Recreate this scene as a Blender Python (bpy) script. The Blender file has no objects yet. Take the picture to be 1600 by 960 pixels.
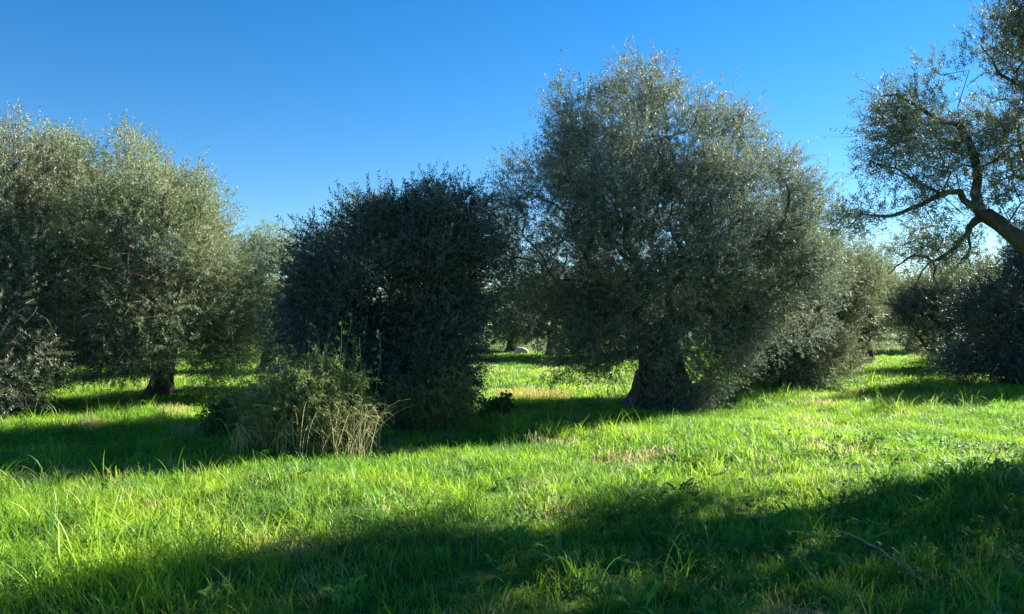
import bpy, math, random
import numpy as np
from mathutils import Vector

# ------------------------------------------------------------------ camera, world, sun, exposure
scene = bpy.context.scene
col = scene.collection
R = math.radians
F = 1150.0 / 1600.0            # focal length in picture widths
CAM_H = 1.6
SUN_AZ, SUN_EL = R(53.5), R(25.0)  # azimuth measured from +Y towards +X

cam_data = bpy.data.cameras.new('camera')
cam_data.sensor_width = 36.0
cam_data.lens = 36.0 * F
cam_data.shift_y = 28.0 / 1600.0
cam_data.clip_start = 0.05
cam_data.clip_end = 3000.0
cam = bpy.data.objects.new('camera', cam_data)
col.objects.link(cam)
cam.location = (0, 0, CAM_H)
cam.rotation_euler = (R(90), 0, 0)
scene.camera = cam

world = bpy.data.worlds.new('World')
scene.world = world
world.use_nodes = True
wn, wl = world.node_tree.nodes, world.node_tree.links
wn.clear()
w_out = wn.new('ShaderNodeOutputWorld')
w_bg = wn.new('ShaderNodeBackground')
w_sky = wn.new('ShaderNodeTexSky')
w_sky.sky_type = 'NISHITA'
w_sky.sun_disc = False
w_sky.sun_elevation = SUN_EL
w_sky.sun_rotation = SUN_AZ
w_sky.air_density = 1.0
w_sky.dust_density = 0.0
w_sky.ozone_density = 3.5
w_hsv = wn.new('ShaderNodeHueSaturation')
w_hsv.inputs['Hue'].default_value = 0.503
w_hsv.inputs['Saturation'].default_value = 1.34
w_hsv.inputs['Value'].default_value = 0.80
w_bg.inputs['Strength'].default_value = 0.050
wl.new(w_sky.outputs[0], w_hsv.inputs['Color'])
wl.new(w_hsv.outputs[0], w_bg.inputs['Color'])
wl.new(w_bg.outputs[0], w_out.inputs['Surface'])

sun_data = bpy.data.lights.new('sun', 'SUN')
sun_data.energy = 5.0
sun_data.angle = R(0.53)
sun_data.color = (1.0, 0.95, 0.86)
sun = bpy.data.objects.new('sun', sun_data)
col.objects.link(sun)
sun_dir = Vector((math.sin(SUN_AZ) * math.cos(SUN_EL), math.cos(SUN_AZ) * math.cos(SUN_EL), math.sin(SUN_EL)))
sun.rotation_euler = sun_dir.to_track_quat('Z', 'Y').to_euler()
sun.location = sun_dir * 60

scene.view_settings.view_transform = 'Standard'
scene.view_settings.look = 'None'
scene.view_settings.gamma = 1.0
scene.view_settings.use_curve_mapping = False
scene.view_settings.exposure = 2.25
scene.cycles.max_bounces = 7
scene.cycles.diffuse_bounces = 6
scene.cycles.glossy_bounces = 2
scene.cycles.transmission_bounces = 3

# ------------------------------------------------------------------ helpers
rng = np.random.default_rng(7)
random.seed(7)


def sstep(x):
    x = np.clip(x, 0.0, 1.0)
    return x * x * (3 - 2 * x)


def terrain(x, y):
    """height of the ground: a low grassy bank in front, the grove floor a hand lower behind it"""
    x = np.asarray(x, float); y = np.asarray(y, float)
    ridge = np.interp(x, [-9, -3.4, 2.3, 10.7, 30], [8.6, 9.9, 13.0, 15.3, 17.5])
    drop = -0.20 * sstep((y - ridge) / 1.6) * sstep((x + 7.0) / 3.0) * (1 - .75 * sstep((x - 3.0) / 4.0))
    und = 0.045 * np.sin(0.9 * x + 0.5 * y) + 0.04 * np.sin(0.47 * x - 0.8 * y + 1.3) + 0.02 * np.sin(2.3 * x + 1.7 * y)
    und = und * sstep(y / 6.0)
    far = 0.012 * np.clip(y - 25, 0, 120) * sstep((y - 25) / 30) * 0.5
    return drop + und + far


def at(px, py, d):
    """a point seen at photograph pixel (px, py) when it stands d metres away"""
    return np.array([(px - 800.0) / 1150.0 * d, d, CAM_H + (508.0 - py) / 1150.0 * d])


def tag(o, label=None, cat=None, group=None, kind=None):
    if label: o['label'] = label
    if cat: o['category'] = cat
    if group: o['group'] = group
    if kind: o['kind'] = kind
    return o


def empty(name, loc=(0, 0, 0)):
    o = bpy.data.objects.new(name, None)
    o.empty_display_size = 0.3
    o.location = loc
    col.objects.link(o)
    return o


def mesh_arrays(name, verts, faces, mat, parent=None, attrs=None, smooth=False, link=True):
    """verts (n,3); faces = list of int arrays (m,k) of any k; attrs = dict name -> per-vertex floats"""
    me = bpy.data.meshes.new(name)
    verts = np.asarray(verts, np.float32)
    if isinstance(faces, np.ndarray): faces = [faces]
    faces = [np.asarray(f, np.int32) for f in faces if len(f)]
    me.vertices.add(len(verts))
    me.vertices.foreach_set('co', verts.ravel())
    nl = sum(f.size for f in faces); nf = sum(len(f) for f in faces)
    me.loops.add(nl)
    me.polygons.add(nf)
    me.loops.foreach_set('vertex_index', np.concatenate([f.ravel() for f in faces]))
    starts, tot = [], 0
    for f in faces:
        starts.append(tot + np.arange(len(f)) * f.shape[1]); tot += f.size
    me.polygons.foreach_set('loop_start', np.concatenate(starts).astype(np.int32))
    if smooth:
        me.polygons.foreach_set('use_smooth', np.ones(nf, bool))
    me.update(calc_edges=True)
    for k, v in (attrs or {}).items():
        a = me.attributes.new(k, 'FLOAT', 'POINT')
        a.data.foreach_set('value', np.asarray(v, np.float32))
    if mat: me.materials.append(mat)
    o = bpy.data.objects.new(name, me)
    if link: col.objects.link(o)
    if parent:
        o.parent = parent
        o.location = -np.array(parent.location) if parent.parent is None else (0, 0, 0)
    return o


def unit(v):
    return v / np.maximum(np.linalg.norm(v, axis=-1, keepdims=True), 1e-9)


# ------------------------------------------------------------------ materials
def new_mat(name):
    m = bpy.data.materials.new(name)
    m.use_nodes = True
    nt = m.node_tree
    nt.nodes.clear()
    out = nt.nodes.new('ShaderNodeOutputMaterial')
    return m, nt, out


def N(nt, t, **kw):
    n = nt.nodes.new(t)
    for k, v in kw.items(): setattr(n, k, v)
    return n


def mixc(nt, fac, a, b, blend='MIX'):
    n = N(nt, 'ShaderNodeMix', data_type='RGBA', blend_type=blend)
    for sock, v in ((n.inputs[0], fac), (n.inputs[6], a), (n.inputs[7], b)):
        if hasattr(v, 'is_output'): nt.links.new(v, sock)
        elif isinstance(v, (int, float)): sock.default_value = v
        else: sock.default_value = (*v, 1)
    return n.outputs[2]


def leaf_mat(name, top_a, top_b, under, young, transl=0.3, rough=0.58, young_amt=0.5, gloss=0.28):
    """two-sided leaf: dark upper face, paler felted lower face, light passes through"""
    m, nt, out = new_mat(name)
    L = nt.links.new
    tint = N(nt, 'ShaderNodeAttribute', attribute_name='tint').outputs['Fac']
    geo = N(nt, 'ShaderNodeNewGeometry')
    noise = N(nt, 'ShaderNodeTexNoise')
    noise.inputs['Scale'].default_value = 0.9
    noise.inputs['Detail'].default_value = 2.0
    L(geo.outputs['Position'], noise.inputs['Vector'])
    ramp = N(nt, 'ShaderNodeMapRange')
    ramp.inputs[1].default_value = 0.5; ramp.inputs[2].default_value = 0.68
    ramp.inputs[3].default_value = 0.0; ramp.inputs[4].default_value = young_amt
    L(noise.outputs['Fac'], ramp.inputs[0])
    c = mixc(nt, tint, top_a, top_b)
    c = mixc(nt, ramp.outputs[0], c, young)
    c2 = mixc(nt, geo.outputs['Backfacing'], c, under)
    p = N(nt, 'ShaderNodeBsdfPrincipled')
    L(c2, p.inputs['Base Color'])
    p.inputs['Roughness'].default_value = rough
    p.inputs['Specular IOR Level'].default_value = gloss
    t = N(nt, 'ShaderNodeBsdfTranslucent')
    ct = mixc(nt, 0.55, c, young)
    L(ct, t.inputs['Color'])
    mx = N(nt, 'ShaderNodeMixShader')
    mx.inputs[0].default_value = transl
    L(p.outputs[0], mx.inputs[1]); L(t.outputs[0], mx.inputs[2])
    L(mx.outputs[0], out.inputs['Surface'])
    return m


def bark_mat(name, a, b, scale=9.0, bump=0.6):
    m, nt, out = new_mat(name)
    L = nt.links.new
    tc = N(nt, 'ShaderNodeNewGeometry')
    mp = N(nt, 'ShaderNodeMapping')
    mp.inputs['Scale'].default_value = (1, 1, 0.35)
    L(tc.outputs['Position'], mp.inputs['Vector'])
    n1 = N(nt, 'ShaderNodeTexNoise')
    n1.inputs['Scale'].default_value = scale; n1.inputs['Detail'].default_value = 6; n1.inputs['Roughness'].default_value = 0.65
    v1 = N(nt, 'ShaderNodeTexVoronoi', feature='DISTANCE_TO_EDGE')
    v1.inputs['Scale'].default_value = scale * 1.7
    L(mp.outputs[0], n1.inputs['Vector'])
    L(mp.outputs[0], v1.inputs['Vector'])
    c = mixc(nt, n1.outputs['Fac'], a, b)
    p = N(nt, 'ShaderNodeBsdfPrincipled')
    L(c, p.inputs['Base Color'])
    p.inputs['Roughness'].default_value = 0.9
    p.inputs['Specular IOR Level'].default_value = 0.2
    ad = N(nt, 'ShaderNodeMath', operation='MULTIPLY_ADD')
    L(v1.outputs['Distance'], ad.inputs[0]); ad.inputs[1].default_value = 0.8; L(n1.outputs['Fac'], ad.inputs[2])
    bp = N(nt, 'ShaderNodeBump')
    bp.inputs['Strength'].default_value = bump; bp.inputs['Distance'].default_value = 0.05
    L(ad.outputs[0], bp.inputs['Height']); L(bp.outputs[0], p.inputs['Normal'])
    L(p.outputs[0], out.inputs['Surface'])
    return m


def grass_mat(name, root, tip, yellow, straw, transl=0.5, straw_lo=0.62, straw_hi=0.74, rough=.5, blue=(0.075, 0.20, 0.035)):
    m, nt, out = new_mat(name)
    L = nt.links.new
    tint = N(nt, 'ShaderNodeAttribute', attribute_name='tint').outputs['Fac']
    hgt = N(nt, 'ShaderNodeAttribute', attribute_name='along').outputs['Fac']
    geo = N(nt, 'ShaderNodeNewGeometry')
    info = N(nt, 'ShaderNodeObjectInfo')
    n1 = N(nt, 'ShaderNodeTexNoise'); n1.inputs['Scale'].default_value = 0.55; n1.inputs['Detail'].default_value = 3
    n2 = N(nt, 'ShaderNodeTexNoise'); n2.inputs['Scale'].default_value = 0.8; n2.inputs['Detail'].default_value = 4
    mp = N(nt, 'ShaderNodeMapping'); mp.inputs['Location'].default_value = (13.1, 4.2, 0)
    L(geo.outputs['Position'], n1.inputs['Vector'])
    L(geo.outputs['Position'], mp.inputs['Vector']); L(mp.outputs[0], n2.inputs['Vector'])
    c = mixc(nt, hgt, root, tip)
    r1 = N(nt, 'ShaderNodeMapRange'); r1.inputs[1].default_value = 0.42; r1.inputs[2].default_value = 0.66
    L(n1.outputs['Fac'], r1.inputs[0])
    av = N(nt, 'ShaderNodeMath', operation='MULTIPLY_ADD')
    L(tint, av.inputs[0]); av.inputs[1].default_value = 0.5; L(r1.outputs[0], av.inputs[2])
    av2 = N(nt, 'ShaderNodeMath', operation='MULTIPLY', use_clamp=True); L(av.outputs[0], av2.inputs[0]); av2.inputs[1].default_value = 0.62
    c = mixc(nt, av2.outputs[0], c, yellow)
    r2 = N(nt, 'ShaderNodeMapRange'); r2.inputs[1].default_value = straw_lo; r2.inputs[2].default_value = straw_hi
    L(n2.outputs['Fac'], r2.inputs[0])
    st = N(nt, 'ShaderNodeMath', operation='GREATER_THAN')
    sb = N(nt, 'ShaderNodeMath', operation='MULTIPLY_ADD')
    L(r2.outputs[0], sb.inputs[0]); sb.inputs[1].default_value = 0.75; sb.inputs[2].default_value = 0.035
    L(sb.outputs[0], st.inputs[0]); L(tint, st.inputs[1])
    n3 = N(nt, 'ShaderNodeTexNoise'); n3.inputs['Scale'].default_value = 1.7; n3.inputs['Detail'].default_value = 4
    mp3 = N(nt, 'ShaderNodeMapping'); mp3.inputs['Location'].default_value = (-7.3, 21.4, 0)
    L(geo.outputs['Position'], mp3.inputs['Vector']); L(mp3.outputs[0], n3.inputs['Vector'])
    clump_shade = N(nt, 'ShaderNodeMapRange'); clump_shade.inputs[1].default_value = 0.46; clump_shade.inputs[2].default_value = 0.64; clump_shade.inputs[4].default_value = .75
    L(n3.outputs['Fac'], clump_shade.inputs[0])
    c = mixc(nt, clump_shade.outputs[0], c, blue)  # darker green clumps, mottled shade painted into the blade colour
    c = mixc(nt, st.outputs[0], c, straw)
    hs = N(nt, 'ShaderNodeHueSaturation')
    vr = N(nt, 'ShaderNodeMapRange'); vr.inputs[3].default_value = 0.75; vr.inputs[4].default_value = 1.25
    L(info.outputs['Random'], vr.inputs[0]); L(vr.outputs[0], hs.inputs['Value']); L(c, hs.inputs['Color'])
    p = N(nt, 'ShaderNodeBsdfPrincipled')
    L(hs.outputs[0], p.inputs['Base Color'])
    p.inputs['Roughness'].default_value = rough
    p.inputs['Specular IOR Level'].default_value = 0.3
    t = N(nt, 'ShaderNodeBsdfTranslucent')
    L(hs.outputs[0], t.inputs['Color'])
    mx = N(nt, 'ShaderNodeMixShader'); mx.inputs[0].default_value = transl
    L(p.outputs[0], mx.inputs[1]); L(t.outputs[0], mx.inputs[2])
    L(mx.outputs[0], out.inputs['Surface'])
    return m


def ground_mat():
    m, nt, out = new_mat('ground_soil_and_short_grass')
    L = nt.links.new
    geo = N(nt, 'ShaderNodeNewGeometry')
    n1 = N(nt, 'ShaderNodeTexNoise'); n1.inputs['Scale'].default_value = 0.7; n1.inputs['Detail'].default_value = 8; n1.inputs['Roughness'].default_value = 0.7
    n2 = N(nt, 'ShaderNodeTexNoise'); n2.inputs['Scale'].default_value = 14; n2.inputs['Detail'].default_value = 6; n2.inputs['Roughness'].default_value = 0.75
    for n in (n1, n2): L(geo.outputs['Position'], n.inputs['Vector'])
    r1 = N(nt, 'ShaderNodeMapRange'); r1.inputs[1].default_value = 0.35; r1.inputs[2].default_value = 0.6
    L(n1.outputs['Fac'], r1.inputs[0])
    c = mixc(nt, r1.outputs[0], (0.045, 0.085, 0.014), (0.075, 0.15, 0.018))
    r2 = N(nt, 'ShaderNodeMapRange'); r2.inputs[1].default_value = 0.5; r2.inputs[2].default_value = 0.72
    L(n2.outputs['Fac'], r2.inputs[0])
    c = mixc(nt, r2.outputs[0], c, (0.07, 0.055, 0.03))
    p = N(nt, 'ShaderNodeBsdfPrincipled')
    L(c, p.inputs['Base Color']); p.inputs['Roughness'].default_value = 0.95; p.inputs['Specular IOR Level'].default_value = 0.1
    bp = N(nt, 'ShaderNodeBump'); bp.inputs['Strength'].default_value = 0.8; bp.inputs['Distance'].default_value = 0.06
    L(n2.outputs['Fac'], bp.inputs['Height']); L(bp.outputs[0], p.inputs['Normal'])
    L(p.outputs[0], out.inputs['Surface'])
    return m


def plain_mat(name, a, b, scale=8.0, rough=0.85, bump=0.3):
    m, nt, out = new_mat(name)
    L = nt.links.new
    geo = N(nt, 'ShaderNodeNewGeometry')
    n1 = N(nt, 'ShaderNodeTexNoise'); n1.inputs['Scale'].default_value = scale; n1.inputs['Detail'].default_value = 6
    L(geo.outputs['Position'], n1.inputs['Vector'])
    r = N(nt, 'ShaderNodeMapRange'); r.inputs[1].default_value = 0.38; r.inputs[2].default_value = 0.62
    L(n1.outputs['Fac'], r.inputs[0])
    c = mixc(nt, r.outputs[0], a, b)
    p = N(nt, 'ShaderNodeBsdfPrincipled')
    L(c, p.inputs['Base Color']); p.inputs['Roughness'].default_value = rough; p.inputs['Specular IOR Level'].default_value = 0.25
    bp = N(nt, 'ShaderNodeBump'); bp.inputs['Strength'].default_value = bump; bp.inputs['Distance'].default_value = 0.03
    L(n1.outputs['Fac'], bp.inputs['Height']); L(bp.outputs[0], p.inputs['Normal'])
    L(p.outputs[0], out.inputs['Surface'])
    return m


M_OLIVE = leaf_mat('olive_leaf_grey_green', (0.072, 0.088, 0.048), (0.14, 0.155, 0.092), (0.30, 0.32, 0.25), (0.15, 0.19, 0.065), transl=0.34, young_amt=0.30)
M_OLIVE_G = leaf_mat('olive_leaf_greener', (0.092, 0.122, 0.060), (0.175, 0.21, 0.11), (0.31, 0.345, 0.25), (0.20, 0.26, 0.085), transl=0.37, young_amt=0.55)
M_OLIVE_S = leaf_mat('olive_leaf_silvery', (0.090, 0.110, 0.078), (0.172, 0.195, 0.146), (0.30, 0.335, 0.29), (0.14, 0.185, 0.095), transl=0.36, young_amt=0.25)
M_OLIVE_SHADE = leaf_mat('olive_leaf_shade_tone', (0.030, 0.048, 0.040), (0.062, 0.088, 0.070), (0.12, 0.155, 0.14), (0.05, 0.085, 0.05), transl=0.2, young_amt=0.3)  # darker copy of the leaf: shade and bluish glare put into its colour
M_SHRUB = leaf_mat('shrub_leaf', (0.11, 0.15, 0.045), (0.20, 0.25, 0.08), (0.22, 0.26, 0.12), (0.22, 0.27, 0.06), transl=0.36, young_amt=0.5)
M_IVY = leaf_mat('bramble_leaf', (0.045, 0.10, 0.02), (0.08, 0.16, 0.03), (0.12, 0.19, 0.07), (0.11, 0.21, 0.03), transl=0.35, young_amt=0.5)
M_BARK = bark_mat('olive_bark', (0.03, 0.026, 0.021), (0.12, 0.105, 0.085))
M_TWIG = bark_mat('olive_twig_bark', (0.12, 0.10, 0.08), (0.24, 0.21, 0.17), scale=20, bump=0.2)
M_DEAD = plain_mat('dead_twig', (0.24, 0.16, 0.11), (0.36, 0.26, 0.19), scale=12)
M_DRY = plain_mat('dry_stalk', (0.38, 0.34, 0.14), (0.50, 0.45, 0.22), scale=10)
M_GSTEM = plain_mat('green_stem', (0.10, 0.14, 0.04), (0.17, 0.20, 0.07), scale=10)
M_STONE = plain_mat('pale_limestone', (0.62, 0.57, 0.50), (0.38, 0.27, 0.17), scale=2.2, bump=0.6)
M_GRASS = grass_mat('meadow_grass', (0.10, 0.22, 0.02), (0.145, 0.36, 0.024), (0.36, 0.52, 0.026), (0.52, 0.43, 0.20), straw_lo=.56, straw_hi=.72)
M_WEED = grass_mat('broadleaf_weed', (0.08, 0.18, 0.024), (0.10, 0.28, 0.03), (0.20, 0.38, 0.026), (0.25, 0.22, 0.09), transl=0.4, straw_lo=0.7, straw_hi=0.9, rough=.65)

# ------------------------------------------------------------------ ground
def build_ground():
    xs = np.unique(np.concatenate([np.linspace(-900, -40, 22), np.linspace(-40, -16, 25), np.linspace(-16, 16, 129), np.linspace(16, 40, 25), np.linspace(40, 900, 22)]))
    ys = np.unique(np.concatenate([np.linspace(-300, -10, 10), np.linspace(-10, 30, 141), np.linspace(30, 80, 30), np.linspace(80, 1200, 24)]))
    X, Y = np.meshgrid(xs, ys)
    Z = terrain(X, Y)
    v = np.stack([X, Y, Z], -1).reshape(-1, 3)
    nx, ny = len(xs), len(ys)
    i, j = np.meshgrid(np.arange(nx - 1), np.arange(ny - 1))
    a = (j * nx + i).ravel()
    f = np.stack([a, a + 1, a + nx + 1, a + nx], -1)
    o = mesh_arrays('ground', v, f, ground_mat(), smooth=True)
    tag(o, kind='structure')


build_ground()

# ------------------------------------------------------------------ tubes
def sweep(P, r, sides):
    """tube along P (n,3) with radii r (n,); returns verts, quads"""
    n = len(P)
    T = np.gradient(P, axis=0); T = unit(T)
    ref = np.array([0.31, 0.17, 0.93]) if abs(T[0][2]) < 0.9 else np.array([0.9, 0.3, 0.1])
    U = np.empty_like(P)
    u = unit(ref - T[0] * ref.dot(T[0]))
    for i in range(n):
        u = u - T[i] * u.dot(T[i]); u = u / max(np.linalg.norm(u), 1e-6); U[i] = u
    W = np.cross(T, U)
    a = np.arange(sides) * 2 * math.pi / sides
    ring = (np.cos(a)[None, :, None] * U[:, None, :] + np.sin(a)[None, :, None] * W[:, None, :]) * r[:, None, None]
    V = (P[:, None, :] + ring).reshape(-1, 3)
    k, s = np.meshgrid(np.arange(n - 1), np.arange(sides), indexing='ij')
    k = k.ravel(); s = s.ravel(); s2 = (s + 1) % sides
    Fq = np.stack([k * sides + s, k * sides + s2, (k + 1) * sides + s2, (k + 1) * sides + s], -1)
    return V, Fq


class Bag:
    def __init__(self): self.v = []; self.f = []; self.n = 0
    def add(self, v, f):
        self.v.append(v); self.f.append(f + self.n); self.n += len(v)
    def tube(self, P, r, sides): self.add(*sweep(np.asarray(P, float), np.asarray(r, float), sides))
    def build(self, name, mat, parent=None, smooth=True):
        return mesh_arrays(name, np.concatenate(self.v), np.concatenate(self.f), mat, parent, smooth=smooth)


def leaf_quads(B, D, NN, ln, wd):
    """rhombic leaves: base B, direction D, face normal NN, length ln, width wd"""
    Wv = unit(np.cross(D, NN))
    mid = B + D * (ln * 0.45)[:, None] - NN * (ln * 0.06)[:, None]
    V = np.stack([B, mid - Wv * (wd * .5)[:, None], B + D * ln[:, None], mid + Wv * (wd * .5)[:, None]], 1)
    # order so that the face normal is +NN
    V = V[:, ::-1, :]
    n = len(B)
    return V.reshape(-1, 3), (np.arange(n)[:, None] * 4 + np.arange(4)[None, :])


def leaf_tris(B, D, NN, ln, wd):
    """slim pointed leaves of one face each, for crowns seen from afar"""
    Wv = unit(np.cross(D, NN)); q = B + D * (ln * .22)[:, None]
    V = np.stack([q + Wv * (wd * .5)[:, None], B + D * ln[:, None], q - Wv * (wd * .5)[:, None]], 1)
    return V.reshape(-1, 3), (np.arange(len(B))[:, None] * 3 + np.arange(3)[None, :])


def spray_leaves(g, base, direc, length, per, leaf_len, leaf_w, up=0.55, tri=False):
    """leaves in opposite pairs along straight twigs"""
    n = len(base)
    t = (np.arange(per) // 2 * 2 + 1.0) / per
    t = 0.12 + 0.88 * t
    ref = unit(g.normal(size=(n, 3)))
    U = unit(np.cross(direc, ref)); W = np.cross(direc, U)
    side = np.where(np.arange(per) % 2 == 0, 1.0, -1.0)
    quarter = (np.arange(per) // 2) % 2
    S = np.where(quarter[None, :, None] == 0, U[:, None, :], W[:, None, :]) * side[None, :, None]
    spread = g.uniform(0.5, 1.05, size=(n, per, 1))
    D = direc[:, None, :] * np.cos(spread) + S * np.sin(spread) + g.normal(scale=0.18, size=(n, per, 3))
    D = unit(D).reshape(-1, 3)
    B = (base[:, None, :] + direc[:, None, :] * (t[None, :, None] * length[:, None, None])).reshape(-1, 3)
    B[:, 2] -= (np.repeat(length, per) * np.tile(t, n) ** 2) * 0.15
    NN = g.normal(size=D.shape) * 0.8; NN[:, 2] += up
    NN = NN - D * (NN * D).sum(-1, keepdims=True); NN = unit(NN)
    m = len(B)
    ln = leaf_len * g.uniform(0.65, 1.2, m); wd = leaf_w * g.uniform(0.75, 1.2, m)
    return (leaf_tris if tri else leaf_quads)(B, D, NN, ln, wd)


# ------------------------------------------------------------------ trees
def in_lobes(p, lobes):
    q = (p[:, None, :] - lobes[None, :, :3]) / lobes[None, :, 3:6]
    return (q ** 2).sum(-1)


def sample_lobes(g, lobes, n, shell=0.45, voids=0.85):
    vol = lobes[:, 3] * lobes[:, 4] * lobes[:, 5]
    w = vol ** 0.75; w /= w.sum()
    out = []
    while len(out) < n:
        k = g.choice(len(lobes), p=w)
        d = unit(g.normal(size=3))
        rad = g.uniform() ** shell
        p = lobes[k, :3] + d * rad * lobes[k, 3:6]
        # keep mostly those near the outside of the whole crown
        inner = in_lobes(p[None], lobes)[0].min()
        if inner < 0.30 and g.uniform() < 0.72: continue
        x, y, z = p
        v = math.sin(2.9 * x + 1.3 * z + 0.7 * y) + math.sin(2.6 * z - 1.7 * y + 2.0 + .9 * x) + math.sin(2.4 * y + 1.9 * x - 1.1 * z + .6)
        if v < -0.75 and g.uniform() < voids: continue
        out.append(p)
    return np.array(out)


def skeleton(g, trunk, extra, attract, wander=0.12):
    """nodes, parents: trunk polyline, hand-drawn limbs (extra: (start node, points)), then attractors joined one by one"""
    pos = [np.array(p, float) for p in trunk]; par = [-1] + list(range(len(trunk) - 1))
    ends = []
    for start, pts in extra:
        prev = start if start >= 0 else ends[-start - 1][0]
        idx = []
        for p in pts:
            pos.append(np.array(p, float)); par.append(prev); prev = len(pos) - 1; idx.append(prev)
        ends.append(idx)
    ntr = len(trunk)
    cap = 40000
    A = np.zeros((cap, 3)); A[:len(pos)] = pos
    cnt = len(pos)
    first_free = max(1, ntr - 2)
    root = np.array(trunk[-1])
    plen = np.zeros(cap)
    for i in range(1, cnt):
        plen[i] = plen[par[i]] + np.linalg.norm(A[i] - A[par[i]])
    order = np.argsort(np.linalg.norm(attract - root, axis=1))
    tips = []
    for ai in order:
        a = attract[ai]
        d = np.linalg.norm(A[first_free:cnt] - a, axis=1)
        cost = d + 0.22 * plen[first_free:cnt] * (d > 0.01)
        k = int(np.argmin(cost)) + first_free
        p0 = A[k].copy(); dist = np.linalg.norm(a - p0)
        m = max(1, int(math.ceil(dist / 0.42)))
        pd = unit(A[k] - A[par[k]]) if par[k] >= 0 else np.array([0, 0, 1.0])
        c1 = p0 + pd * dist * 0.35 + np.array([0, 0, dist * 0.10])
        prev = k
        for j in range(1, m + 1):
            t = j / m
            q = (1 - t) ** 2 * p0 + 2 * t * (1 - t) * c1 + t * t * a
            if j < m: q = q + g.normal(scale=wander * 0.42, size=3)
            A[cnt] = q; par.append(prev); plen[cnt] = plen[prev] + np.linalg.norm(q - A[prev]); prev = cnt; cnt += 1
        tips.append(prev)
    return A[:cnt].copy(), np.array(par), tips, ntr


def skeleton_radii(A, par, tip_r, trunk_r, ntr, power=2.3):
    n = len(A)
    acc = np.zeros(n)
    kids = np.bincount(par[par >= 0], minlength=n)
    acc[kids == 0] = tip_r ** power
    for i in range(n - 1, 0, -1):
        acc[i] = max(acc[i], tip_r ** power)
        acc[par[i]] += acc[i]
    r = acc ** (1 / power)
    top = r[ntr - 1]
    s = trunk_r / max(top, 1e-6)
    # stretch so that twigs keep their size and the trunk gets its own
    w = np.clip((r - tip_r) / max(top - tip_r, 1e-6), 0, 1)
    return r * (1 + (s - 1) * w ** 0.8)


def gnarled_trunk(g, pts, r0, r1, flare=1.7, sides=28, per=7):
    pts = np.array(pts, float)
    t = np.linspace(0, 1, len(pts)); tt = np.linspace(0, 1, per * (len(pts) - 1) + 1)
    P = np.stack([np.interp(tt, t, pts[:, k]) for k in range(3)], -1)
    for _ in range(2): P[1:-1] = (P[:-2] + 2 * P[1:-1] + P[2:]) / 4
    a = np.arange(sides) * 2 * math.pi / sides
    ph = g.uniform(0, 6.28, 6); V = []
    for k, u in enumerate(tt):
        r = r0 + (r1 - r0) * u
        r *= 1 + (flare - 1) * max(0, 1 - u * 3.2) ** 2
        rr = r * (1 + 0.13 * np.sin(3 * a + ph[0] + 2.2 * u) + 0.10 * np.sin(5 * a + ph[1] - 3 * u) + 0.06 * np.sin(9 * a + ph[2] + 5 * u)
                  + 0.09 * np.sin(2 * a + ph[3] + 7 * u) + g.normal(scale=0.025, size=sides))
        V.append(np.stack([P[k, 0] + rr * np.cos(a), P[k, 1] + rr * np.sin(a), np.full(sides, P[k, 2])], -1))
    n = len(tt); V = np.concatenate(V)
    k, s = np.meshgrid(np.arange(n - 1), np.arange(sides), indexing='ij'); k = k.ravel(); s = s.ravel(); s2 = (s + 1) % sides
    Fq = np.stack([k * sides + s, k * sides + s2, (k + 1) * sides + s2, (k + 1) * sides + s], -1)
    V = np.concatenate([V, P[-1:] + [[0, 0, 0.05]]]); c = len(V) - 1
    Ft = np.stack([(n - 1) * sides + np.arange(sides), (n - 1) * sides + (np.arange(sides) + 1) % sides, np.full(sides, c)], -1)
    return V, [Fq, Ft]


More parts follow.
